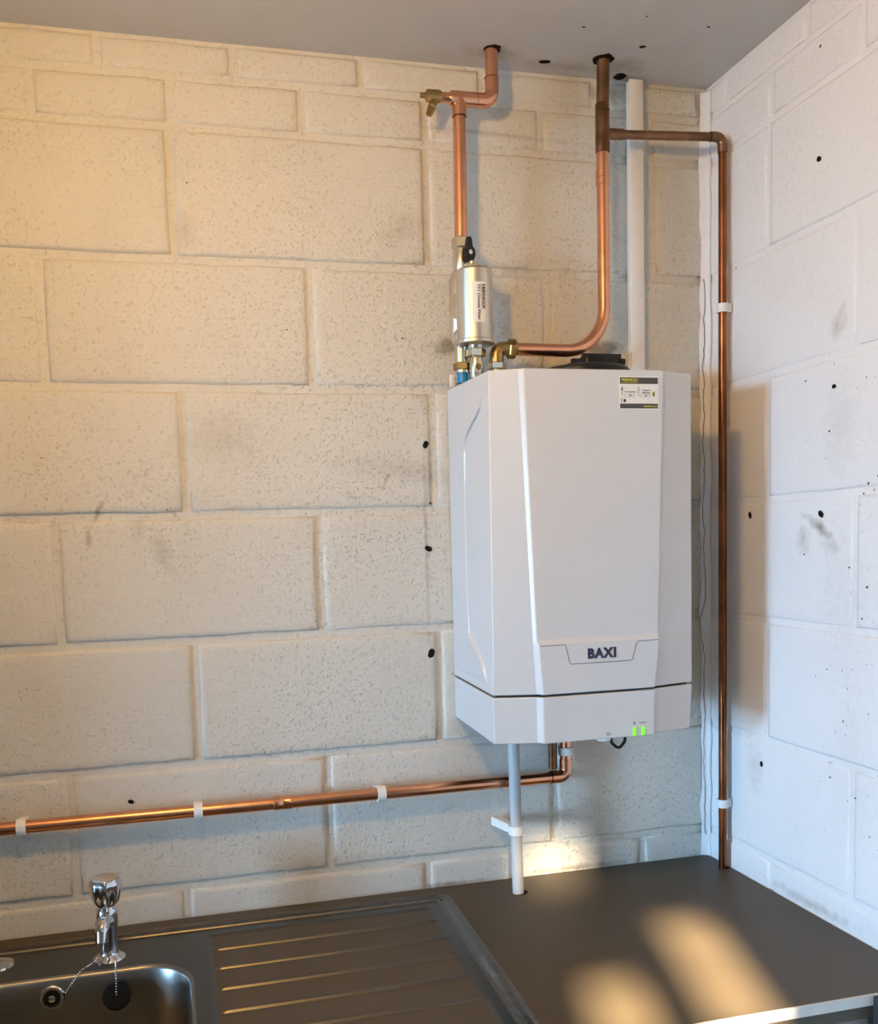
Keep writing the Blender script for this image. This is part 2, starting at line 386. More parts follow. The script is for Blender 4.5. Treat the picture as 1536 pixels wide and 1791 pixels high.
# flat dark discs painting in the shade of drilled holes and chipped hollows
def hole(root, mapper, u, v, r, sx=1.0, d=0.0006):
    bm = bmesh.new(); n = 12
    ph = random.random()*6
    rr = [r*(1 if r > .0035 else .72)*(1+.2*math.sin(2*PI*k/n*2+ph)+random.uniform(-.08,.08)) for k in range(n)]
    d = .0013
    A = [bm.verts.new(mapper(u+sx*rr[k]*math.cos(2*PI*k/n), v+rr[k]*math.sin(2*PI*k/n), d)) for k in range(n)]
    B = [bm.verts.new(mapper(u+.6*sx*rr[k]*math.cos(2*PI*k/n), v+.6*rr[k]*math.sin(2*PI*k/n), d+.0004)) for k in range(n)]
    for k in range(n): bm.faces.new((A[k], A[(k+1)%n], B[(k+1)%n], B[k]))
    bm.faces.new(B)
    obj('drill_hole', bm, HOLE_SHADE, root)
for u, v, r in ((-.582,1.739,.006),(-.582,1.548,.0062),(-.582,1.352,.0075),(-.576,1.632,.0028),(-1.138,1.121,.0045),(-1.25,1.72,.0016),(-.83,1.94,.0018),(-.62,1.93,.0022),(-1.05,1.63,.0016),(-.99,2.18,.0018)):
    hole(wall_back, mb, u, v, r, d=.002)
for u, v, r in ((-.145,1.592,.0055),(-.341,1.587,.0058),(-.182,1.13,.0045),(-.329,2.157,.005),(-.36,1.72,.0025),(-.30,1.81,.002),(-.45,1.63,.0025),(-.44,1.615,.002),(-.47,1.64,.002),(-.10,2.05,.002),(-.37,1.79,.004),(-.30,1.52,.002),(-.44,1.42,.002),(-.41,1.50,.002),(-.45,1.47,.0025),(-.33,2.33,.003),(-.37,1.15,.002),(-.40,1.25,.002),(-.43,1.13,.002),(-.36,1.33,.0018)):
    hole(wall_right, mr, u, v, r, d=.002)

bm = bmesh.new()
for k in range(70):                          # fine dirt specks down the right wall
    yy = random.gauss(-.41, .045); zz = random.uniform(1.05, 1.85); r = random.uniform(.0005, .0013)
    if -.50 < yy < -.22:
        bmesh.ops.create_circle(bm, cap_ends=True, radius=r, segments=6, matrix=Matrix.Translation((-.0014, yy, zz)) @ Matrix.Rotation(PI/2, 4, 'Y') @ Matrix.Diagonal((random.uniform(.8, 2.2), 1, 1, 1)))
tag(obj('paint_specks', bm, GREYINK, wall_right), kind='stuff')
ceiling = struct(box('ceiling', PAINT_CEIL, XR-.1, 0.12, YR-.06, 0.12, ZC, ZC+.1))
struct(box('ceiling_far', PLAIN, XL-.1, XR-.1, YF-.1, 0.12, ZC, ZC+.1))
mc = lambda u, v, d: (u, v, ZC-d)
for u, v, r in ((-.351,-.04,.007),(-.33,-.16,.003),(-.20,-.12,.004),(-.12,-.20,.003),(-.24,-.21,.002)):
    hole(ceiling, mc, u, v, r, 1.4, d=.0012)
struct(box('floor', FLOORM, XL-.1, 0.12, YF-.1, 0.12, -.1, 0.0))

# left wall with an open doorway; rear wall with unseen panes cut to shape the sun streaks
def wall_with_holes(name, mat, axis, c0, c1, u0, u1, v0, v1, holes):
    us = sorted({u0, u1, *[h[0] for h in holes], *[h[1] for h in holes]}); vs = sorted({v0, v1, *[h[2] for h in holes], *[h[3] for h in holes]})
    bm = bmesh.new()
    for a, b in zip(us, us[1:]):
        for c, d in zip(vs, vs[1:]):
            mu, mv = (a+b)/2, (c+d)/2
            if any(h[0] < mu < h[1] and h[2] < mv < h[3] for h in holes): continue
            if axis == 'x': add_box(bm, c0, c1, a, b, c, d)
            else: add_box(bm, a, b, c0, c1, c, d)
    return struct(obj(name, bm, mat))
DOOR = (-3.42, -2.40, 0.0, 2.28)           # y0, y1, z0, z1 of the open doorway at the far end
wall_with_holes('wall_left', PLAIN, 'x', XL-.1, XL, YF-.1, 0.12, 0.0, ZC, [DOOR])
FANS = [(-1.05, -.945, 1.92, 2.07), (-.886, -.772, 1.92, 2.17), (-1.10, -.965, 2.25, 2.395)]
wall_with_holes('wall_rear', PLAIN, 'y', YR-.06, YR, XR, 0.0, 0.0, ZC, FANS)
wall_with_holes('wall_return', PLAIN, 'x', XR-.1, XR, YF, YR-.06, 0.0, ZC, [])
wall_with_holes('wall_far', PLAIN, 'y', YF-.1, YF, XL, XR, 0.0, ZC, [])
struct(box('shading_pier', PLAIN, -2.42, -2.26, -.50, .004, 0.0, ZC))  # unseen pier added to keep doorway light off the left back wall
struct(box('ground', FLOORM, -60, 40, -40, 40, -.4, -.12))
def portal(name, loc, rot, sx, sy):
    l = bpy.data.lights.new(name, 'AREA'); l.shape = 'RECTANGLE'; l.size = sx; l.size_y = sy; l.cycles.is_portal = True
    o = bpy.data.objects.new(name, l); C.objects.link(o); o.location = loc; o.rotation_euler = rot
portal('doorway_portal', (XL-.05, (DOOR[0]+DOOR[1])/2, (DOOR[2]+DOOR[3])/2), (0, -PI/2, 0), DOOR[3]-DOOR[2], DOOR[1]-DOOR[0])
d1 = struct(thing('door_1', None, None, (XL-.05, DOOR[0], 0)))
for a in ((DOOR[0], DOOR[0]+.04, 0, DOOR[3]), (DOOR[1]-.04, DOOR[1], 0, DOOR[3]), (DOOR[0], DOOR[1], DOOR[3]-.04, DOOR[3])):
    box('door_frame', FRAMEM, XL-.07, XL-.02, *a, root=d1)
for k, f in enumerate(FANS):
    w = struct(thing('window_%d' % (k+1), None, None, (f[0], YR-.03, f[2])))
    for a in ((f[0]-.02, f[0], f[2]-.02, f[3]+.02), (f[1], f[1]+.02, f[2]-.02, f[3]+.02), (f[0], f[1], f[2]-.02, f[2]), (f[0], f[1], f[3], f[3]+.02)):
        box('window_frame', FRAMEM, a[0], a[1], YR+.0005, YR+.012, a[2], a[3], root=w)
    bm = bmesh.new(); bm.faces.new([bm.verts.new((x, YR-.03, z)) for x, z in ((f[0],f[2]),(f[1],f[2]),(f[1],f[3]),(f[0],f[3]))])
    reparent(obj('pane', bm, GLASS_DIMMER if k == 2 else GLASS), w)

# bare-bulb ceiling lamp that gives the warm light
lamp = thing('ceiling_lamp', 'warm bare bulb hanging on a short flex from the grey ceiling', 'lamp', (LAMP.x, LAMP.y, ZC))
lathe('ceiling_rose', WPLASTIC, (LAMP.x, LAMP.y, ZC), (0,0,-1), [(0,.05),(.012,.05),(.022,.03),(.026,.01)], lamp)
tube('flex', WPLASTIC, [(LAMP.x, LAMP.y, ZC-.02), (LAMP.x, LAMP.y, LAMP.z+.09)], .0035, lamp, 8)
lathe('lamp_holder', WPLASTIC, (LAMP.x, LAMP.y, LAMP.z+.10), (0,0,-1), [(0,.006),(.01,.014),(.05,.018),(.058,.02)], lamp)
bm = bmesh.new(); bmesh.ops.create_uvsphere(bm, u_segments=20, v_segments=12, radius=LAMP_R, matrix=Matrix.Translation(LAMP))
reparent(obj('bulb', bm, bulb_mat(), smooth=True), lamp)

# ------------------------------------------------------------------ boiler
BZ = dict(top=1.827, ledge0=1.3985, ledge1=1.390, seam=1.3065, bot=1.228)
boiler = thing('gas_boiler', 'large white wall-hung gas boiler with faceted front and two green lights', 'boiler', (-0.37, 0.0, BZ['bot']))
def casing(name, levels):
    bm = bmesh.new(); rings = [[bm.verts.new(p) for p in lv] for lv in levels]
    n = len(rings[0])
    for A, B in zip(rings, rings[1:]):
        for k in range(n): bm.faces.new((A[k], A[(k+1)%n], B[(k+1)%n], B[k]))
    bm.faces.new(rings[0]); bm.faces.new(rings[-1])
    o = obj(name, bm, ENAMEL, smooth=True, sharp=20)
    bv = o.modifiers.new('edge_round', 'BEVEL'); bv.width = 0.0022; bv.segments = 2; bv.limit_method = 'ANGLE'; bv.angle_limit = math.radians(40); bv.harden_normals = True
    return reparent(o, boiler)
def level(z, lo, li, ri, ro, yo, yi, fl=-.550, fr=-.192, zb=None, yf=-.262):
    zb = z if zb is None else zb
    return [(-.538,-.001,zb),(fl,yf,z),(lo,yo,z),(li,yi,z),(ri,yi,z),(ro,yo,z),(fr,yf,z),(-.205,-.001,zb)]
casing('upper_casing', [
    level(BZ['top'], -.506, -.4985, -.257, -.252, -.280, -.286, fl=-.5485, zb=1.8385),
    level(BZ['ledge0'], -.4895, -.4845, -.269, -.265, -.281, -.286, fl=-.5515),
    level(BZ['ledge1'], -.489, -.482, -.2695, -.2655, -.281, -.291, fl=-.5515),
    level(BZ['seam']+.0018, -.485, -.4765, -.278, -.2735, -.281, -.2905, fl=-.553)])
casing('lower_panel', [
    level(BZ['seam']-.0018, -.485, -.4765, -.278, -.2735, -.281, -.2905, fl=-.553),
    level(BZ['bot'], -.4835, -.475, -.279, -.2745, -.279, -.2885, fl=-.552, fr=-.197)])
bm = bmesh.new()
pr = [(-.530,-.006),(-.543,-.256),(-.482,-.276),(-.278,-.276),(-.200,-.256),(-.21,-.006)]
A = [bm.verts.new((x,y,1.300)) for x,y in pr]; B = [bm.verts.new((x,y,1.312)) for x,y in pr]
for k in range(6): bm.faces.new((A[k],A[(k+1)%6],B[(k+1)%6],B[k]))
bm.faces.new(A); bm.faces.new(B)
reparent(obj('seam_shade', bm, DARK), boiler)  # dark core behind the seam, painting in its shade
# curved relief pressed into the left side
gr = [(-.238,1.800,.0),(-.228,1.790,.6),(-.216,1.774,1),(-.198,1.764,1),(-.177,1.757,1),(-.150,1.746,1),(-.130,1.735,.8),(-.117,1.715,.5),(-.111,1.646,.3),(-.110,1.546,.3),(-.114,1.446,.3),(-.124,1.398,.6),(-.138,1.389,1),(-.155,1.381,1),(-.180,1.370,1),(-.202,1.360,1),(-.218,1.348,1),(-.226,1.335,.7),(-.230,1.322,.0)]
def side_x(y, z):
    xf = -.5515 + (z-1.3985)/(1.827-1.3985)*.003 if z > 1.3985 else -.553 + (z-1.308)/(.0905)*.0015
    return -.538 + (xf+.538)*(y/-.262)
bm = bmesh.new(); rows = []
for y, z, s in gr:
    rows.append([bm.verts.new((side_x(y-.0012,z)+.0002, y-.0012, z)), bm.verts.new((side_x(y+.0012,z)-.0002-.0042*s, y+.0012, z)), bm.verts.new((side_x(-.003,z)+.0001, -.003, z))])
for A, B in zip(rows, rows[1:]):
    for k in range(2): bm.faces.new((A[k],A[k+1],B[k+1],B[k]))
reparent(obj('side_relief', bm, ENAMEL), boiler)
# badge panel outline: grey tube painting in a thin groove's shade
def groove(name, pts, w, mat=GROOVE_SHADE):
    bm = bmesh.new(); add_tube(bm, pts, w, 6); return reparent(obj(name, bm, mat), boiler)
yb = -.2909
groove('badge_groove', [(-.481,yb,1.3885),(-.440,yb,1.3885)] + [(-.437,yb,1.3865),(-.4305,yb,1.3595),(-.4275,yb,1.3565),(-.322,yb,1.3565),(-.3185,yb,1.359),(-.312,yb,1.3845),(-.308,yb,1.3875),(-.271,yb,1.3885)], .0007)
groove('panel_moulding', [(-.421,-.2897,1.2985),(-.36,-.2897,1.2985)], .0006)
wall_text('maker_lettering', 'BAXI', NAVY, -.3985, -.3485, 1.3635, 1.3805, -.2916, boiler, offset=0.0010, space=1.16)
# sticker
yk = -.2862
stk = box('sticker', LABELW, -.336, -.266, yk-.0004, yk+.001, 1.7635, 1.8165, boiler)
yk -= .0006
def sub(o): o.parent = stk; o.matrix_parent_inverse = Matrix(); return o
def strip(name, mat, x0, x1, z0, z1, dy=0.0):
    o = box(name, mat, x0, x1, yk-.0002-dy, yk+.0003, z0, z1); return sub(o)
def stext(body, mat, x0, x1, z0, z1, offset=0.0004):
    return sub(wall_text('sticker_lettering', body, mat, x0, x1, z0, z1, yk-.0005, boiler, offset))
strip('sticker_band', LABELD, -.3345, -.2675, 1.8045, 1.8145)
strip('sticker_band', LABELD, -.3345, -.2675, 1.7655, 1.7730)
stext('FERNOX', LIME, -.332, -.303, 1.8085, 1.8130, 0.0005)
stext('WATER TREATMENT', LIME, -.332, -.303, 1.8060, 1.8074)
stext('www.fernox.com', LIME, -.293, -.269, 1.7675, 1.7705)
stext('TF1 Omega Filter', INK, -.3265, -.307, 1.7905, 1.7925)
stext('Protector F1', INK, -.295, -.281, 1.7935, 1.7955)
stext('Filter Fluid', INK, -.295, -.282, 1.7897, 1.7915)
for x0, x1, z0, z1 in ((-.3265,-.3095,1.7835,1.7885),(-.2995,-.2815,1.7830,1.7880)):
    for a in ((x0,x1,z0,z0+.0003),(x0,x1,z1-.0003,z1),(x0,x0+.0003,z0,z1),(x1-.0003,x1,z0,z1)): strip('box_rule', GREYINK, *a)
stext('DD', INK, -.3185, -.3145, 1.7848, 1.7873); stext('DD', INK, -.2912, -.287, 1.7843, 1.7868)
for a in ((-.3315,-.3305,1.786,1.800),(-.3325,-.3295,1.7935,1.7985),(-.3035,-.3027,1.785,1.800),(-.3005,-.3000,1.790,1.799),(-.3305,-.3265,1.798,1.7985)): strip('pictogram', GREYINK, *a)
strip('pictogram', INK, -.3285, -.3245, 1.7755, 1.780); strip('pictogram', INK, -.3325, -.3317, 1.775, 1.7815); strip('pictogram', LIME, -.2775, -.2735, 1.7845, 1.793); strip('pictogram', LABELD, -.2765, -.2738, 1.785, 1.791, .0002)
# lights, icons, knob, lead
for x in (-.3155, -.2995):
    led = box('status_light', LED, x-.0028, x+.0028, -.2905, -.284, 1.2295, 1.2440, boiler, .0008)
    led['label'] = 'glowing green status light'
box('light_mark', GREYINK, -.3175, -.3135, -.2894, -.2888, 1.2485, 1.2530, boiler)
wall_text('light_lettering', 'RESET', GREYINK, -.3055, -.2930, 1.2490, 1.2520, -.2893, boiler, .0006)
for z in (1.2340, 1.2358, 1.2376): box('dial_mark', GREYINK, -.3665, -.3585, -.2893, -.2886, z, z+.0009, boiler)
lathe('dial', WPLASTIC, (-.3625,-.270,1.232), (0,0,-1), [(0,.012),(.006,.0125),(.0095,.0115),(.010,.004)], boiler)
tube('control_lead', BLACKP, fillet([(-.346,-.262,1.235),(-.345,-.264,1.215),(-.332,-.266,1.203),(-.320,-.264,1.216),(-.318,-.26,1.235)], .008, 5), .0026, boiler, 10)
box('base_tray', DARK, -.525, -.215, -.25, -.004, 1.2265, 1.2285, boiler)

# flue elbow on the boiler top
flue = thing('flue_elbow', 'black plastic flue turret and elbow on top of the white boiler', 'flue', (-.305, -.12, 1.835))
lathe('flange', BLACKP, (-.318,-.118,1.8385), (0,0,1), [(0,.080),(.012,.080),(.018,.074),(.022,.055),(.024,.045)], flue, 40)
box('elbow_body', BLACKP, -.330, -.262, -.150, -.004, 1.850, 1.8780, flue, .006)
box('clamp_rib', BLACKP, -.333, -.259, -.146, -.137, 1.850, 1.8805, flue, .002)
box('clamp_rib', BLACKP, -.333, -.259, -.100, -.092, 1.850, 1.8805, flue, .002)
for x in (-.336, -.258): box('clamp_lug', BLACKP, x-.004, x+.006, -.148, -.134, 1.862, 1.872, flue, .0015)

# ------------------------------------------------------------------ left copper riser with drain cock
yp = -.062; R22 = .0112
riser = thing('copper_riser_pipe', 'bright copper pipe from ceiling with tee and brass drain cock, above the silver filter', 'pipe', (-.522, yp, 2.09))
tube('pipe_run', COPPER, [(-.524,yp,2.075),(-.5215,yp,2.327)], R22, riser)
tube('ceiling_stub', COPPER, [(-.460,yp,2.352),(-.4605,yp,ZC+.03)], R22, riser)
tube('elbow', COPPER, fillet([(-.490,yp,2.327),(-.461,yp,2.327),(-.4605,yp,2.366)], .017, 8), .0124, riser)
tube('tee_body', COPPER, [(-.537,yp,2.327),(-.488,yp,2.327)], .0124, riser)
tube('tee_branch', COPPER, [(-.5215,yp,2.297),(-.5215,yp,2.327)], .0124, riser)
lathe('reducer', COPPER, (-.535,yp,2.327), (-1,0,0), [(0,.0124),(.004,.0095),(.006,.0085),(.022,.0085)], riser)
cock = lathe('drain_cock', BRASS, (-.555,yp,2.3275), (-1,0,0), [(0,.0095),(.002,.0105),(.024,.0105),(.026,.008),(.027,.0045),(.036,.0045)], riser)
lathe('hose_tail', BRASS, (-.566,yp,2.322), (-.42,-.15,-1), [(0,.0075),(.012,.0065),(.014,.0072),(.018,.006),(.020,.0068),(.024,.0057),(.026,.0064),(.030,.0055)], riser)
for p in ((-.461,yp,2.366),(-.5215,yp,2.2965)): lathe('solder_ring', COPPER_B, (p[0],p[1],p[2]-.0008), (0,0,1), [(0,.0126),(.0016,.0126)], riser)
bm = bmesh.new()
def ragged(name, u, v, r):
    bm = bmesh.new(); n = 16; A, B = [], []
    for k in range(n):
        rr = r*random.uniform(.95, 1.25)
        A.append(bm.verts.new((u+rr*math.cos(2*PI*k/n), v+rr*math.sin(2*PI*k/n), ZC-.0004)))
        B.append(bm.verts.new((u+r*.8*math.cos(2*PI*k/n), v+r*.8*math.sin(2*PI*k/n), ZC-.003)))
    for k in range(n): bm.faces.new((A[k],A[(k+1)%n],B[(k+1)%n],B[k]))
    bm.faces.new(B); obj(name, bm, HOLE_SHADE, ceiling)
ragged('pipe_hole', -.459, yp, .0145); ragged('pipe_hole', -.249, yp-.004, .018)
ragged('pipe_hole', -.190, -.014, .011)

# ------------------------------------------------------------------ silver filter with valves
FX, FY, FR = -.509, -.083, .0315
filt = thing('heating_filter', 'silver cylindrical heating filter with white printed label, above boiler left corner', 'filter', (FX, FY, 1.84))
lathe('canister', SATIN, (FX,FY,1.902), (0,0,1), [(0,.030),(.002,.0345),(.007,.0345),(.009,FR),(.126,FR),(.130,FR-.003),(.131,.012)], filt, 48)
hexnut('bleed_nut', NICKEL, (FX-.002,FY,2.030), (0,0,1), .010, .0165, filt)
lathe('bleed_cap', NICKEL, (FX-.002,FY,2.039), (0,0,1), [(0,.010),(.006,.010),(.007,.006)], filt)
VX, VY = -.5255, -.066
lathe('port_housing', SATIN, (-.529,-.058,1.91), (0,0,1), [(0,.012),(.008,.017),(.11,.017),(.118,.013),(.124,.012)], filt)
lathe('side_boss', NICKEL, (-.526,-.070,1.972), (-1,-.25,0), [(0,.024),(.012,.024),(.016,.021),(.018,.014),(.019,.004)], filt)
lathe('side_plug', NICKEL, (-.528,-.070,1.922), (-1,-.25,0), [(0,.010),(.012,.010),(.014,.007)], filt)
hexnut('compression_nut', NICKEL, (VX,VY,2.071), (0,0,1), .020, .0165, filt)
lathe('valve_body', NICKEL, (VX,VY,2.026), (0,0,1), [(0,.011),(.006,.011),(.008,.014),(.016,.0150),(.03,.0150),(.037,.0135),(.046,.0125)], filt)
lathe('valve_stem', NICKEL, (VX,VY,2.060), (.35,-1,0), [(0,.007),(.02,.007)], filt)
hd = Vector((.35,-1,0)).normalized(); hr = Vector((1,.35,0)).normalized(); hc = Vector((VX,VY,2.060)) + hd*.019
bm = bmesh.new()
sil = [(-.0125,-.004),(-.0105,.006),(-.006,.010),(-.003,.026),(.0,.0285),(.004,.025),(.006,.011),(.0115,.005),(.0125,-.004),(.009,-.012),(.004,-.0165),(-.005,-.0165),(-.010,-.011)]
A = [bm.verts.new(hc + hr*a + Vector((0,0,b))) for a,b in sil]; B = [bm.verts.new(hc + hr*a*.9 + Vector((0,0,b*.93)) + hd*.008) for a,b in sil]
for k in range(len(sil)): bm.faces.new((A[k],A[(k+1)%len(sil)],B[(k+1)%len(sil)],B[k]))
bm.faces.new(A); bm.faces.new(B)
hnd = reparent(obj('valve_handle', bm, BLACKP), filt); hnd['label'] = 'black plastic valve handle'
sc = lathe('handle_screw', NICKEL, hc+hd*.008, hd, [(0,.0042),(.001,.0042),(.0014,.003)]); sc.parent = hnd
# lower unions and isolating valves
hexnut('union_nut', NICKEL, (FX+.001,FY,1.882), (0,0,1), .015, .0175, filt)
lathe('union_collar', NICKEL, (FX+.001,FY,1.893), (0,0,1), [(0,.013),(.01,.0145)], filt)
lathe('lower_valve', NICKEL, (FX+.001,FY,1.842), (0,0,1), [(0,.010),(.006,.013),(.03,.013),(.040,.011)], filt)
lathe('valve_screw', BRASS, (FX+.001,FY-.011,1.864), (0,-1,0), [(0,.006),(.003,.006),(.0035,.003)], filt)
lathe('return_tail', NICKEL, (-.5295,-.066,1.868), (0,0,1), [(0,.011),(.025,.0115),(.045,.012)], filt)
hexnut('return_nut', BRASS, (-.5295,-.068,1.862), (0,0,1), .013, .0155, filt)
bl = lathe('blue_sleeve', BLUEP, (-.5290,-.068,1.8395), (0,0,1), [(0,.0100),(.0175,.0100),(.024,.009)], filt); bl['label'] = 'blue plastic sleeve'
lathe('return_collar', NICKEL, (-.5290,-.068,1.857), (0,0,1), [(0,.0125),(.005,.0125)], filt)
box('lower_handle', BLACKP, -.5195, -.513, -.087, -.076, 1.886, 1.906, filt, .002)
box('white_tab', WPLASTIC, -.5395, -.531, -.03, -.022, 1.8395, 1.862, filt, .001)
# curved printed label on the canister
def cyl(ang, r, z): return Vector((FX + r*math.sin(ang), FY - r*math.cos(ang), z))
bm = bmesh.new(); n = 12; a0, a1, z0, z1 = math.radians(-25), math.radians(20), 1.936, 2.004
P_, Q_ = [], []
for k in range(n+1):
    a = a0+(a1-a0)*k/n; P_.append(bm.verts.new(cyl(a, FR+.0004, z0))); Q_.append(bm.verts.new(cyl(a, FR+.0004, z1)))
for k in range(n): bm.faces.new((P_[k],P_[k+1],Q_[k+1],Q_[k]))
lab = reparent(obj('label_sheet', bm, LABELW, smooth=True), filt)
def cyl_text(body, mat, ca, cb, zt, zb, off):
    me, a, b, c, d = text_mesh(body, 0.02, off, 0.0001)
    for v in me.vertices:
        ang = math.radians(ca + (v.co.y-c)/(d-c)*(cb-ca)); z = zt - (v.co.x-a)/(b-a)*(zt-zb)
        v.co = cyl(ang, FR+.0009+v.co.z, z)
    o = link('label_lettering', me, mat); o.parent = lab
cyl_text('FERNOX', INK, 8, 17, 2.000, 1.958, .0006)
cyl_text('WATER TREATMENT', INK, 4, 6.5, 2.000, 1.958, .0002)
cyl_text('TF1 Omega Filter', INK, -10, 1, 2.000, 1.939, .0003)

# ------------------------------------------------------------------ bent copper pipe and old tee
y2 = -.066
flow = thing('bent_copper_pipe', 'copper pipe sweeping down from the dark tee and bending left to the brass elbow', 'pipe', (-.44, y2, 1.89))
tube('pipe_run', COPPER, fillet([(-.438,y2-.012,1.899),(-.2545,y2-.004,1.899),(-.2525,y2,2.255)], .080, 16), R22, flow, 24)
lathe('coupling', COPPER, (-.2527,y2,2.196), (0,0,1), [(0,.0112),(.0008,.0124),(.0125,.0124),(.0131,.0119),(.0137,.0124),(.026,.0124),(.0268,.0112)], flow)
hexnut('pipe_nut', BRASS, (-.447,y2-.012,1.899), (1,0,0), .016, .0172, flow)
lathe('elbow_socket', BRASS, (-.4375,y2-.012,1.899), (1,0,0), [(0,.0165),(.004,.0165),(.006,.013)], flow)
tube('brass_elbow', BRASS, fillet([(-.446,y2-.012,1.899),(-.468,y2-.012,1.899),(-.468,y2-.012,1.874)], .013, 8), .0125, flow)
hexnut('elbow_nut', NICKEL, (-.468,y2-.012,1.862), (0,0,1), .012, .0175, flow)
lathe('elbow_tail', NICKEL, (-.468,y2-.012,1.84), (0,0,1), [(0,.011),(.022,.011)], flow)
old = thing('tarnished_copper_tee', 'dark tarnished copper pipe and tee hanging from the ceiling beside white trunking', 'pipe', (-.251, y2, 2.25))
tube('pipe_run', COPPER_D, [(-.251,y2,2.335),(-.2485,y2,ZC+.03)], .0114, old)
lathe('tee_body', COPPER_D, (-.252,y2,2.252), (0,0,1), [(0,.0116),(.002,.0130),(.084,.0127),(.086,.0116)], old)
lathe('tee_branch', COPPER_D, (-.249,y2,2.2865), (1,-.03,.02), [(0,.0098),(.036,.0096),(.038,.0085)], old)
for zz in (2.266, 2.325): lathe('solder_ring', COPPER_B, (-.2515,y2,zz), (0,0,1), [(0,.0131),(.0014,.0131)], old)

# thin brown pipe to the right-hand corner and down to the worktop
px, py = -.0185, -.083
drop = thing('thin_brown_copper_pipe', 'thin brown copper pipe running right and down the corner into the worktop', 'pipe', (px, py, ZW))
tube('pipe_run', COPPER_B, [(px,py,.896),(px,py,2.278)], .0077, drop, 18)
tube('branch_run', COPPER_D, [(-.213,y2-.001,2.2870),(-.034,py+.001,2.2895)], .0077, drop, 18)
tube('corner_elbow', COPPER_D, fillet([(-.044,py+.001,2.2894),(px,py,2.2897),(px,py,2.262)], .014, 8), .0090, drop)

# low horizontal copper pipe
yl = -.036
low = thing('horizontal_copper_pipe', 'bright horizontal copper pipe clipped low across the block wall', 'pipe', (-.328, yl, 1.10))
tube('pipe_run', COPPER, [(-2.2,yl,1.1045),(-.349,yl,1.1025)], R22, low, 24)
tube('elbow', COPPER, fillet([(-.360,yl,1.1025),(-.3285,yl,1.1025),(-.3285,yl,1.136)], .016, 8), .0126, low)
tube('upstand', COPPER, [(-.3285,yl,1.13),(-.3275,yl,1.226)], R22, low)
lathe('coupling', COPPER, (-.893,yl,1.1031), (1,0,0), [(0,.0112),(.001,.0124),(.016,.0124),(.0168,.0119),(.0176,.0124),(.033,.0124),(.034,.0112)], low)
for p in ((-.361,yl,1.1025),): lathe('solder_ring', COPPER_B, p, (1,0,0), [(0,.0128),(.0015,.0128)], low)
tube('second_tail', COPPER_D, [(-.353,-.030,1.118),(-.353,-.030,1.226)], .0085, low)

# white condensate pipe
cond = thing('white_waste_pipe', 'white plastic waste pipe from under the boiler down into the worktop', 'pipe', (-.447, -.078, ZW))
tube('pipe_run', GPLASTIC, [(-.447,-.078,.893),(-.451,-.078,1.226)], .0107, cond, 24)

# ------------------------------------------------------------------ clips
def clip_mesh(r, base_d, w=.013):
    """open ring clip; pipe axis = local z, wall behind = local +y at distance base_d"""
    bm = bmesh.new(); n = 18; t = .0032
    secs = []
    for k in range(n+1):
        a = math.radians(-250 + 320*k/n - 0)     # gap at +y-ish
        secs.append((math.cos(a), math.sin(a)))
    rows = []
    for cx, sy in secs:
        rows.append([bm.verts.new(((r+q)*cx, (r+q)*sy, h)) for q, h in ((0,-w/2),(t,-w/2),(t,w/2),(0,w/2))])
    for A, B in zip(rows, rows[1:]):
        for k in range(4): bm.faces.new((A[k],A[(k+1)%4],B[(k+1)%4],B[k]))
    bm.faces.new(rows[0]); bm.faces.new(rows[-1])
    return bm
def clip(label, pos, rot, r, base_d, group, w=.015):
    t = thing('pipe_clip', label, 'pipe clip', pos, group); t.rotation_euler = rot
    obj('clip_ring', clip_mesh(r+.0003, base_d, w), WPLASTIC, t, smooth=True, sharp=40)
    bm = bmesh.new(); add_box(bm, -r*.75, r*.75, r+.001, base_d, -w/2, w/2)
    bmesh.ops.bevel(bm, geom=bm.edges[:], offset=.001, segments=1, affect='EDGES'); obj('clip_base', bm, WPLASTIC, t)
    return t
HZ = (0, PI/2, 0)
def zl(x): return 1.1025 + (x+.349)/(-1.851)*.002
for x, l in ((-1.314, 'white plastic clip at the far left end of the horizontal copper pipe'), (-1.024, 'white plastic clip in the middle, above and right of the tap'), (-.695, 'white plastic clip on the horizontal pipe nearest the boiler')):
    t = clip(l, (x, yl, zl(x)), (0, 0, 0), R22, .034, 'white clips along the horizontal pipe'); t.rotation_euler = (0, PI/2, 0)
clip('white clip around the short copper upstand under the boiler', (-.328, yl, 1.152), (0, 0, 0), R22, .034, 'white clips on upright pipes')
clip('white clip holding the white waste pipe above the worktop', (-.449, -.078, 1.0215), (0, 0, .25), .0107, .072, 'white clips on upright pipes', .017)
for z, l in ((1.981, 'white clip on the corner pipe, upper one beside the wall'), (1.0315, 'white clip on the corner pipe, lower one near the worktop')):
    clip(l, (px, py, z), (0, 0, -PI/2), .0077, .0165, 'white clips on upright pipes', .016)

# ------------------------------------------------------------------ trunking
trunk = thing('cable_trunking', 'white square cable trunking running down the wall behind the boiler', 'trunking', (-.158, 0, 1.75))
box('trunking_base', WPLASTIC, -.171, -.145, -.012, -.0012, 1.75, ZC-.006, trunk)
box('trunking_lid', WPLASTIC, -.172, -.144, -.0175, -.0122, 1.75, ZC-.004, trunk, .001)

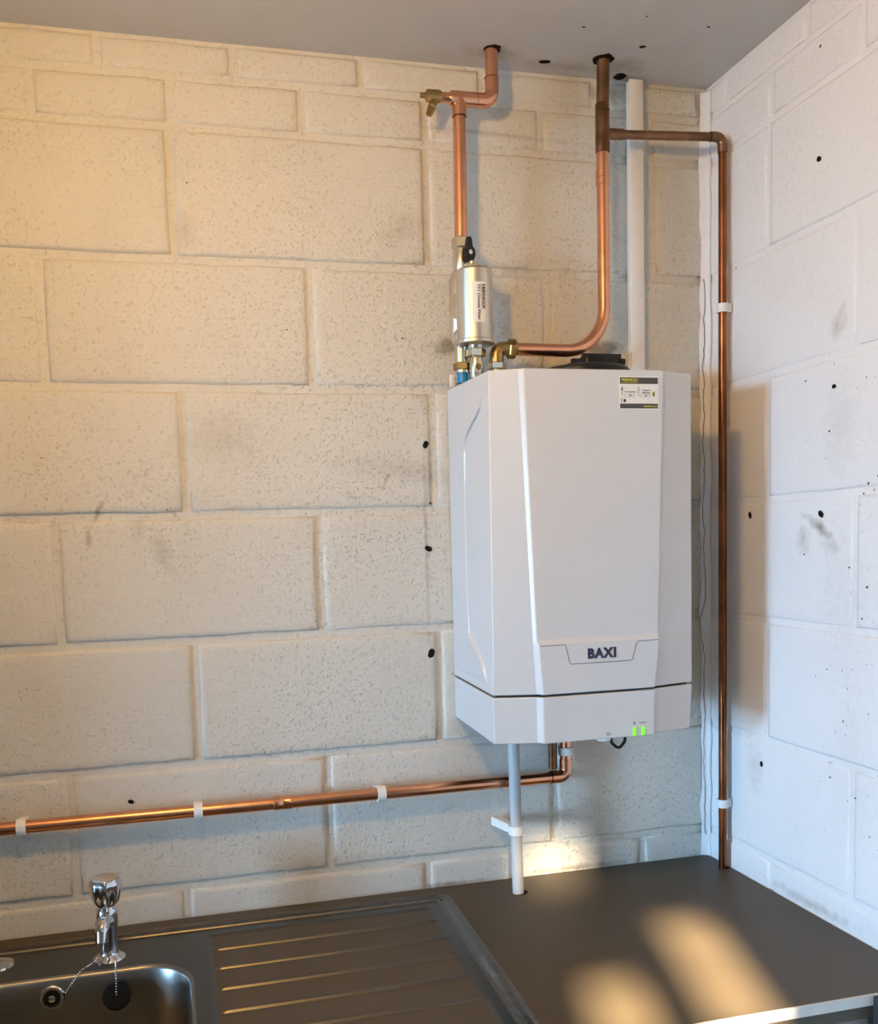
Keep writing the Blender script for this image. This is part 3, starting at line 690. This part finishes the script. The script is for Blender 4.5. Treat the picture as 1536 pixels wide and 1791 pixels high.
# ------------------------------------------------------------------ worktop, cabinet
WH = (-1.43, -1.035, -.52, -.17)
work = thing('worktop', 'brown-grey laminate worktop with pale front edging under the boiler', 'worktop', (-1.0, -.3, ZW-.035))
bm = bmesh.new(); xs = [XW+.002, WH[0], WH[1], -.003]; ys = [-.6, WH[2], WH[3], -.0035]; grid = {}
for i, x in enumerate(xs):
    for j, y in enumerate(ys): grid[i,j] = bm.verts.new((x, y, ZW))
fs = [bm.faces.new((grid[i,j],grid[i+1,j],grid[i+1,j+1],grid[i,j+1])) for i in range(3) for j in range(3) if (i,j) != (1,1)]
ex = bmesh.ops.extrude_face_region(bm, geom=fs)
bmesh.ops.translate(bm, vec=(0,0,-.035), verts=[v for v in ex['geom'] if isinstance(v, bmesh.types.BMVert)])
reparent(obj('worktop_board', bm, LAMINATE), work)
box('edge_strip', EDGE, XW+.002, -.102, -.6035, -.6001, ZW-.015, ZW+.0006, work)
cab = thing('base_cabinet', 'brown laminate base cabinet under the worktop front edge', 'cabinet', (-1.0, -.57, 0))
box('front_panel', TIMBER, XW+.01, -.115, -.598, -.580, .10, ZW-.036, cab)
box('end_post', DARK, -.112, -.090, -.622, -.605, 0, ZW-.001, cab)
box('plinth', TIMBER, XW+.01, -.115, -.560, -.545, 0.001, .10, cab)
for (x, y, r) in ((-.446,-.078,.0145),(px,py,.0105)):
    bm = bmesh.new(); bmesh.ops.create_circle(bm, cap_ends=True, radius=r, segments=20, matrix=Matrix.Translation((x+.003,y+.001,ZW+.0006)))
    reparent(obj('pipe_cutout', bm, HOLE_SHADE), work)

# ------------------------------------------------------------------ sink
sink = thing('steel_sink', 'stainless steel sink with bowl and ribbed drainer let into the worktop', 'sink', (-1.15, -.3, ZW))
ZS = ZW+.0025
def ss(e0, e1, x): t = max(0, min(1, (x-e0)/(e1-e0))); return t*t*(3-2*t)
# raised rim: profile swept along back and right edges
prof = [(0,.0003),(.001,.003),(.0025,.0055),(.004,.0060),(.0055,.0055),(.0075,.003),(.010,.0025),(.022,.0025),(.0235,.004),(.025,.0058),(.0265,.0062),(.028,.0058),(.0295,.004),(.031,.0024),(.034,.0012),(.040,.0008)]
path = fillet([(-1.80,-.044,0),(-.574,-.044,0),(-.592,-.56,0)], .035, 10)
bm = bmesh.new(); rows = []
for p, (t, n, b) in zip(path, frames(path)):
    side = Vector((t.y, -t.x, 0)).normalized()       # to the right of travel = inside
    rows.append([bm.verts.new((p.x+side.x*o, p.y+side.y*o, ZW+h)) for o, h in prof])
for A, B in zip(rows, rows[1:]):
    for k in range(len(prof)-1): bm.faces.new((A[k],A[k+1],B[k+1],B[k]))
reparent(obj('rim', bm, STEEL_RIM, smooth=True), sink)
# drainer sheet with pressed recess and ribs
RY = [-.158-.0722*k for k in range(5)]
def hz(x, y):
    xr = -.622
    ins = ss(-1.022,-1.010,x)*(1-ss(xr-.012,xr,x))*(1-ss(-.108,-.096,y))*ss(-.535,-.523,y)
    h = -.0035*ins
    # soft lip round the recess
    for k, ry in enumerate(RY):
        e = ss(-1.014,-1.004,x)*(1-ss(-.634,-.625,x))
        d = abs(y-ry)/.0058
        if d < 1: h += .0046*e*(1-d*d)**1.5 if d < 1 else 0
    return ZS+h
bm = bmesh.new(); nx, ny = 80, 430
x0, x1, y0, y1 = -1.043, -.6055, -.56, -.0755
def shear(x, y): return x + (y+.044)*.0349*(x-x0)/(x1-x0)
G = [[bm.verts.new((shear(x0+(x1-x0)*i/nx, y0+(y1-y0)*j/ny), y0+(y1-y0)*j/ny, hz(x0+(x1-x0)*i/nx, y0+(y1-y0)*j/ny))) for j in range(ny+1)] for i in range(nx+1)]
for i in range(nx):
    for j in range(ny): bm.faces.new((G[i][j],G[i+1][j],G[i+1][j+1],G[i][j+1]))
reparent(obj('drainer', bm, STEEL, smooth=True), sink)
# bowl
bx0, bx1, by0, by1, br = -1.405, -1.0535, -.505, -.190, .075
def rrect(off, z, n=10):
    out = []; r = br+off
    for (cx, cy, a) in ((bx1-br,by1-br,0),(bx0+br,by1-br,90),(bx0+br,by0+br,180),(bx1-br,by0+br,270)):
        for k in range(n+1):
            t = math.radians(a+90*k/n); out.append(Vector((cx+r*math.cos(t), cy+r*math.sin(t), z)))
    return out
ox0, ox1, oy0, oy1 = -1.80, x0, -.56, -.0755
bm = bmesh.new(); inner = rrect(.007, ZS); cc = Vector(((bx0+bx1)/2, (by0+by1)/2, ZS))
outer = []
for p in inner:
    d = p-cc; s = min([((ox1 if d.x > 0 else ox0)-cc.x)/d.x if abs(d.x) > 1e-6 else 9, ((oy1 if d.y > 0 else oy0)-cc.y)/d.y if abs(d.y) > 1e-6 else 9])
    outer.append(cc+d*s)
A = [bm.verts.new(p) for p in outer]; B = [bm.verts.new(p) for p in inner]; n = len(A)
for k in range(n):
    bm.faces.new((A[k],A[(k+1)%n],B[(k+1)%n],B[k]))
    a, b = outer[k], outer[(k+1)%n]
    if abs(a.x-b.x) > 1e-5 and abs(a.y-b.y) > 1e-5:      # fill the sheet's corner
        corner = Vector((ox1 if (a.x+b.x)/2 > cc.x else ox0, oy1 if (a.y+b.y)/2 > cc.y else oy0, ZS))
        bm.faces.new((A[k], bm.verts.new(corner), A[(k+1)%n]))
reparent(obj('bowl_surround', bm, STEEL, smooth=True), sink)
bm = bmesh.new(); rings = []
for off, dz in ((.007,0),(.004,-.0008),(.0015,-.003),(0,-.007),(-.003,-.03),(-.008,-.10),(-.013,-.130),(-.022,-.145),(-.035,-.152),(-.06,-.155)):
    rings.append([bm.verts.new(p) for p in rrect(off, ZS+dz)])
for A, B in zip(rings, rings[1:]):
    for k in range(n): bm.faces.new((A[k],A[(k+1)%n],B[(k+1)%n],B[k]))
bm.faces.new(rings[-1])
reparent(obj('bowl', bm, STEEL_BOWL, smooth=True, sharp=60), sink)
lathe('waste_fitting', CHROME, (-1.24,-.34,ZS-.1555), (0,0,1), [(0,.035),(.002,.035),(.003,.028),(.0015,.02),(.001,.002)], sink)
ov = lathe('overflow', CHROME, (-1.262,-.1915,.872), (0,-1,.05), [(0,.0185),(.002,.0195),(.004,.0175),(.0035,.0135),(.0015,.0125),(.001,.004)], sink); ov['label'] = 'round chrome overflow grille'
lathe('overflow_hole', HOLE_SHADE, (-1.262,-.1925,.872), (0,-1,.05), [(0,.0122),(.0012,.0122)], sink)
lathe('overflow_screw', CHROME, (-1.262,-.1925,.872), (0,-1,.05), [(0,.006),(.004,.0055),(.005,.003)], sink)

def chain(name, pts, root, r=.0018):
    bm = bmesh.new(); P = [Vector(p) for p in pts]; carry = 0; step = .0042
    for a, b in zip(P, P[1:]):
        L = (b-a).length; d = carry
        while d < L:
            bmesh.ops.create_icosphere(bm, subdivisions=1, radius=r, matrix=Matrix.Translation(a+(b-a)*(d/L))); d += step
        carry = d-L
    return reparent(obj(name, bm, CHROME, smooth=True), root)
plug = thing('sink_plug', 'black rubber sink plug hanging on a bead chain inside the bowl', 'plug', (-1.165, -.205, .855))
lathe('plug_disc', RUBBER, (-1.164,-.205,.862), (0,-.75,.66), [(0,.016),(.010,.018),(.013,.0215),(.016,.0215),(.018,.019)], plug)
chain('bead_chain', [(-1.167,-.146,.9105),(-1.167,-.165,.9055),(-1.166,-.182,.9055),(-1.165,-.197,.897),(-1.1645,-.2175,.874)], plug)
ochain = thing('overflow_chain', 'bead chain running from the tap base to the chrome overflow', 'chain', (-1.19, -.15, ZW))
chain('bead_chain', [(-1.191,-.144,.9105),(-1.20,-.156,.9055),(-1.218,-.182,.9055),(-1.226,-.195,.899),(-1.243,-.199,.878)], ochain)

# ------------------------------------------------------------------ taps
def make_tap(label):
    t = thing('pillar_tap', label, 'tap', (0,0,0))
    lathe('base_flange', CHROME, (0,0,0), (0,0,1), [(0,.0255),(.002,.026),(.005,.024),(.008,.018),(.010,.0165)], t)
    lathe('tap_body', CHROME, (0,0,.008), (0,0,1), [(0,.0165),(.004,.0148),(.02,.0142),(.045,.0155),(.062,.0172),(.072,.0172),(.078,.0150),(.082,.0125),(.09,.0125)], t)
    tube('spout', CHROME, fillet([(0,-.004,.064),(-.004,-.052,.078),(-.0055,-.060,.052)], .012, 8), [.0125]*2+[.0105]*8+[.0095], t, 18)
    lathe('headgear', CHROME, (0,0,.088), (0,0,1), [(0,.013),(.006,.0155),(.010,.0155)], t)
    bm = bmesh.new(); rings = []; sg = 48      # fluted handle
    for z, r in ((.092,.0165),(.097,.0195),(.112,.0232),(.124,.0246),(.131,.0240),(.1345,.0212)):
        rings.append([bm.verts.new(((r+.0011*math.cos(8*a)*(1 if z < .13 else .4))*math.cos(a), (r+.0011*math.cos(8*a)*(1 if z < .13 else .4))*math.sin(a), z)) for a in (2*PI*k/sg for k in range(sg))])
    for A, B in zip(rings, rings[1:]):
        for k in range(sg): bm.faces.new((A[k],A[(k+1)%sg],B[(k+1)%sg],B[k]))
    bm.faces.new(rings[0]); bm.faces.new(rings[-1])
    h = obj('handle', bm, CHROME, t, smooth=True, sharp=40)
    cp = lathe('handle_cap', CAPGREY, (0,0,.1345), (0,0,1), [(0,.0205),(.0012,.0205),(.0018,.0190)]); cp.parent = h
    return t
tap = make_tap('chrome pillar tap with fluted round handle standing behind the sink bowl')
tap.location = (-1.1775, -.140, ZS-.001)
cover = thing('tap_hole_cover', 'low round chrome tap-hole cover behind the bowl at the left picture edge', 'cover', (-1.352, -.118, ZS))
lathe('cover_disc', CHROME, (-1.352,-.118,ZS-.0005), (0,0,1), [(0,.0265),(.002,.027),(.005,.0255),(.008,.017),(.0095,.006)], cover)
lathe('cover_stud', CHROME, (-1.352,-.118,ZS+.0085), (0,0,1), [(0,.007),(.003,.0065),(.004,.004)], cover)
bpy.context.view_layer.update()
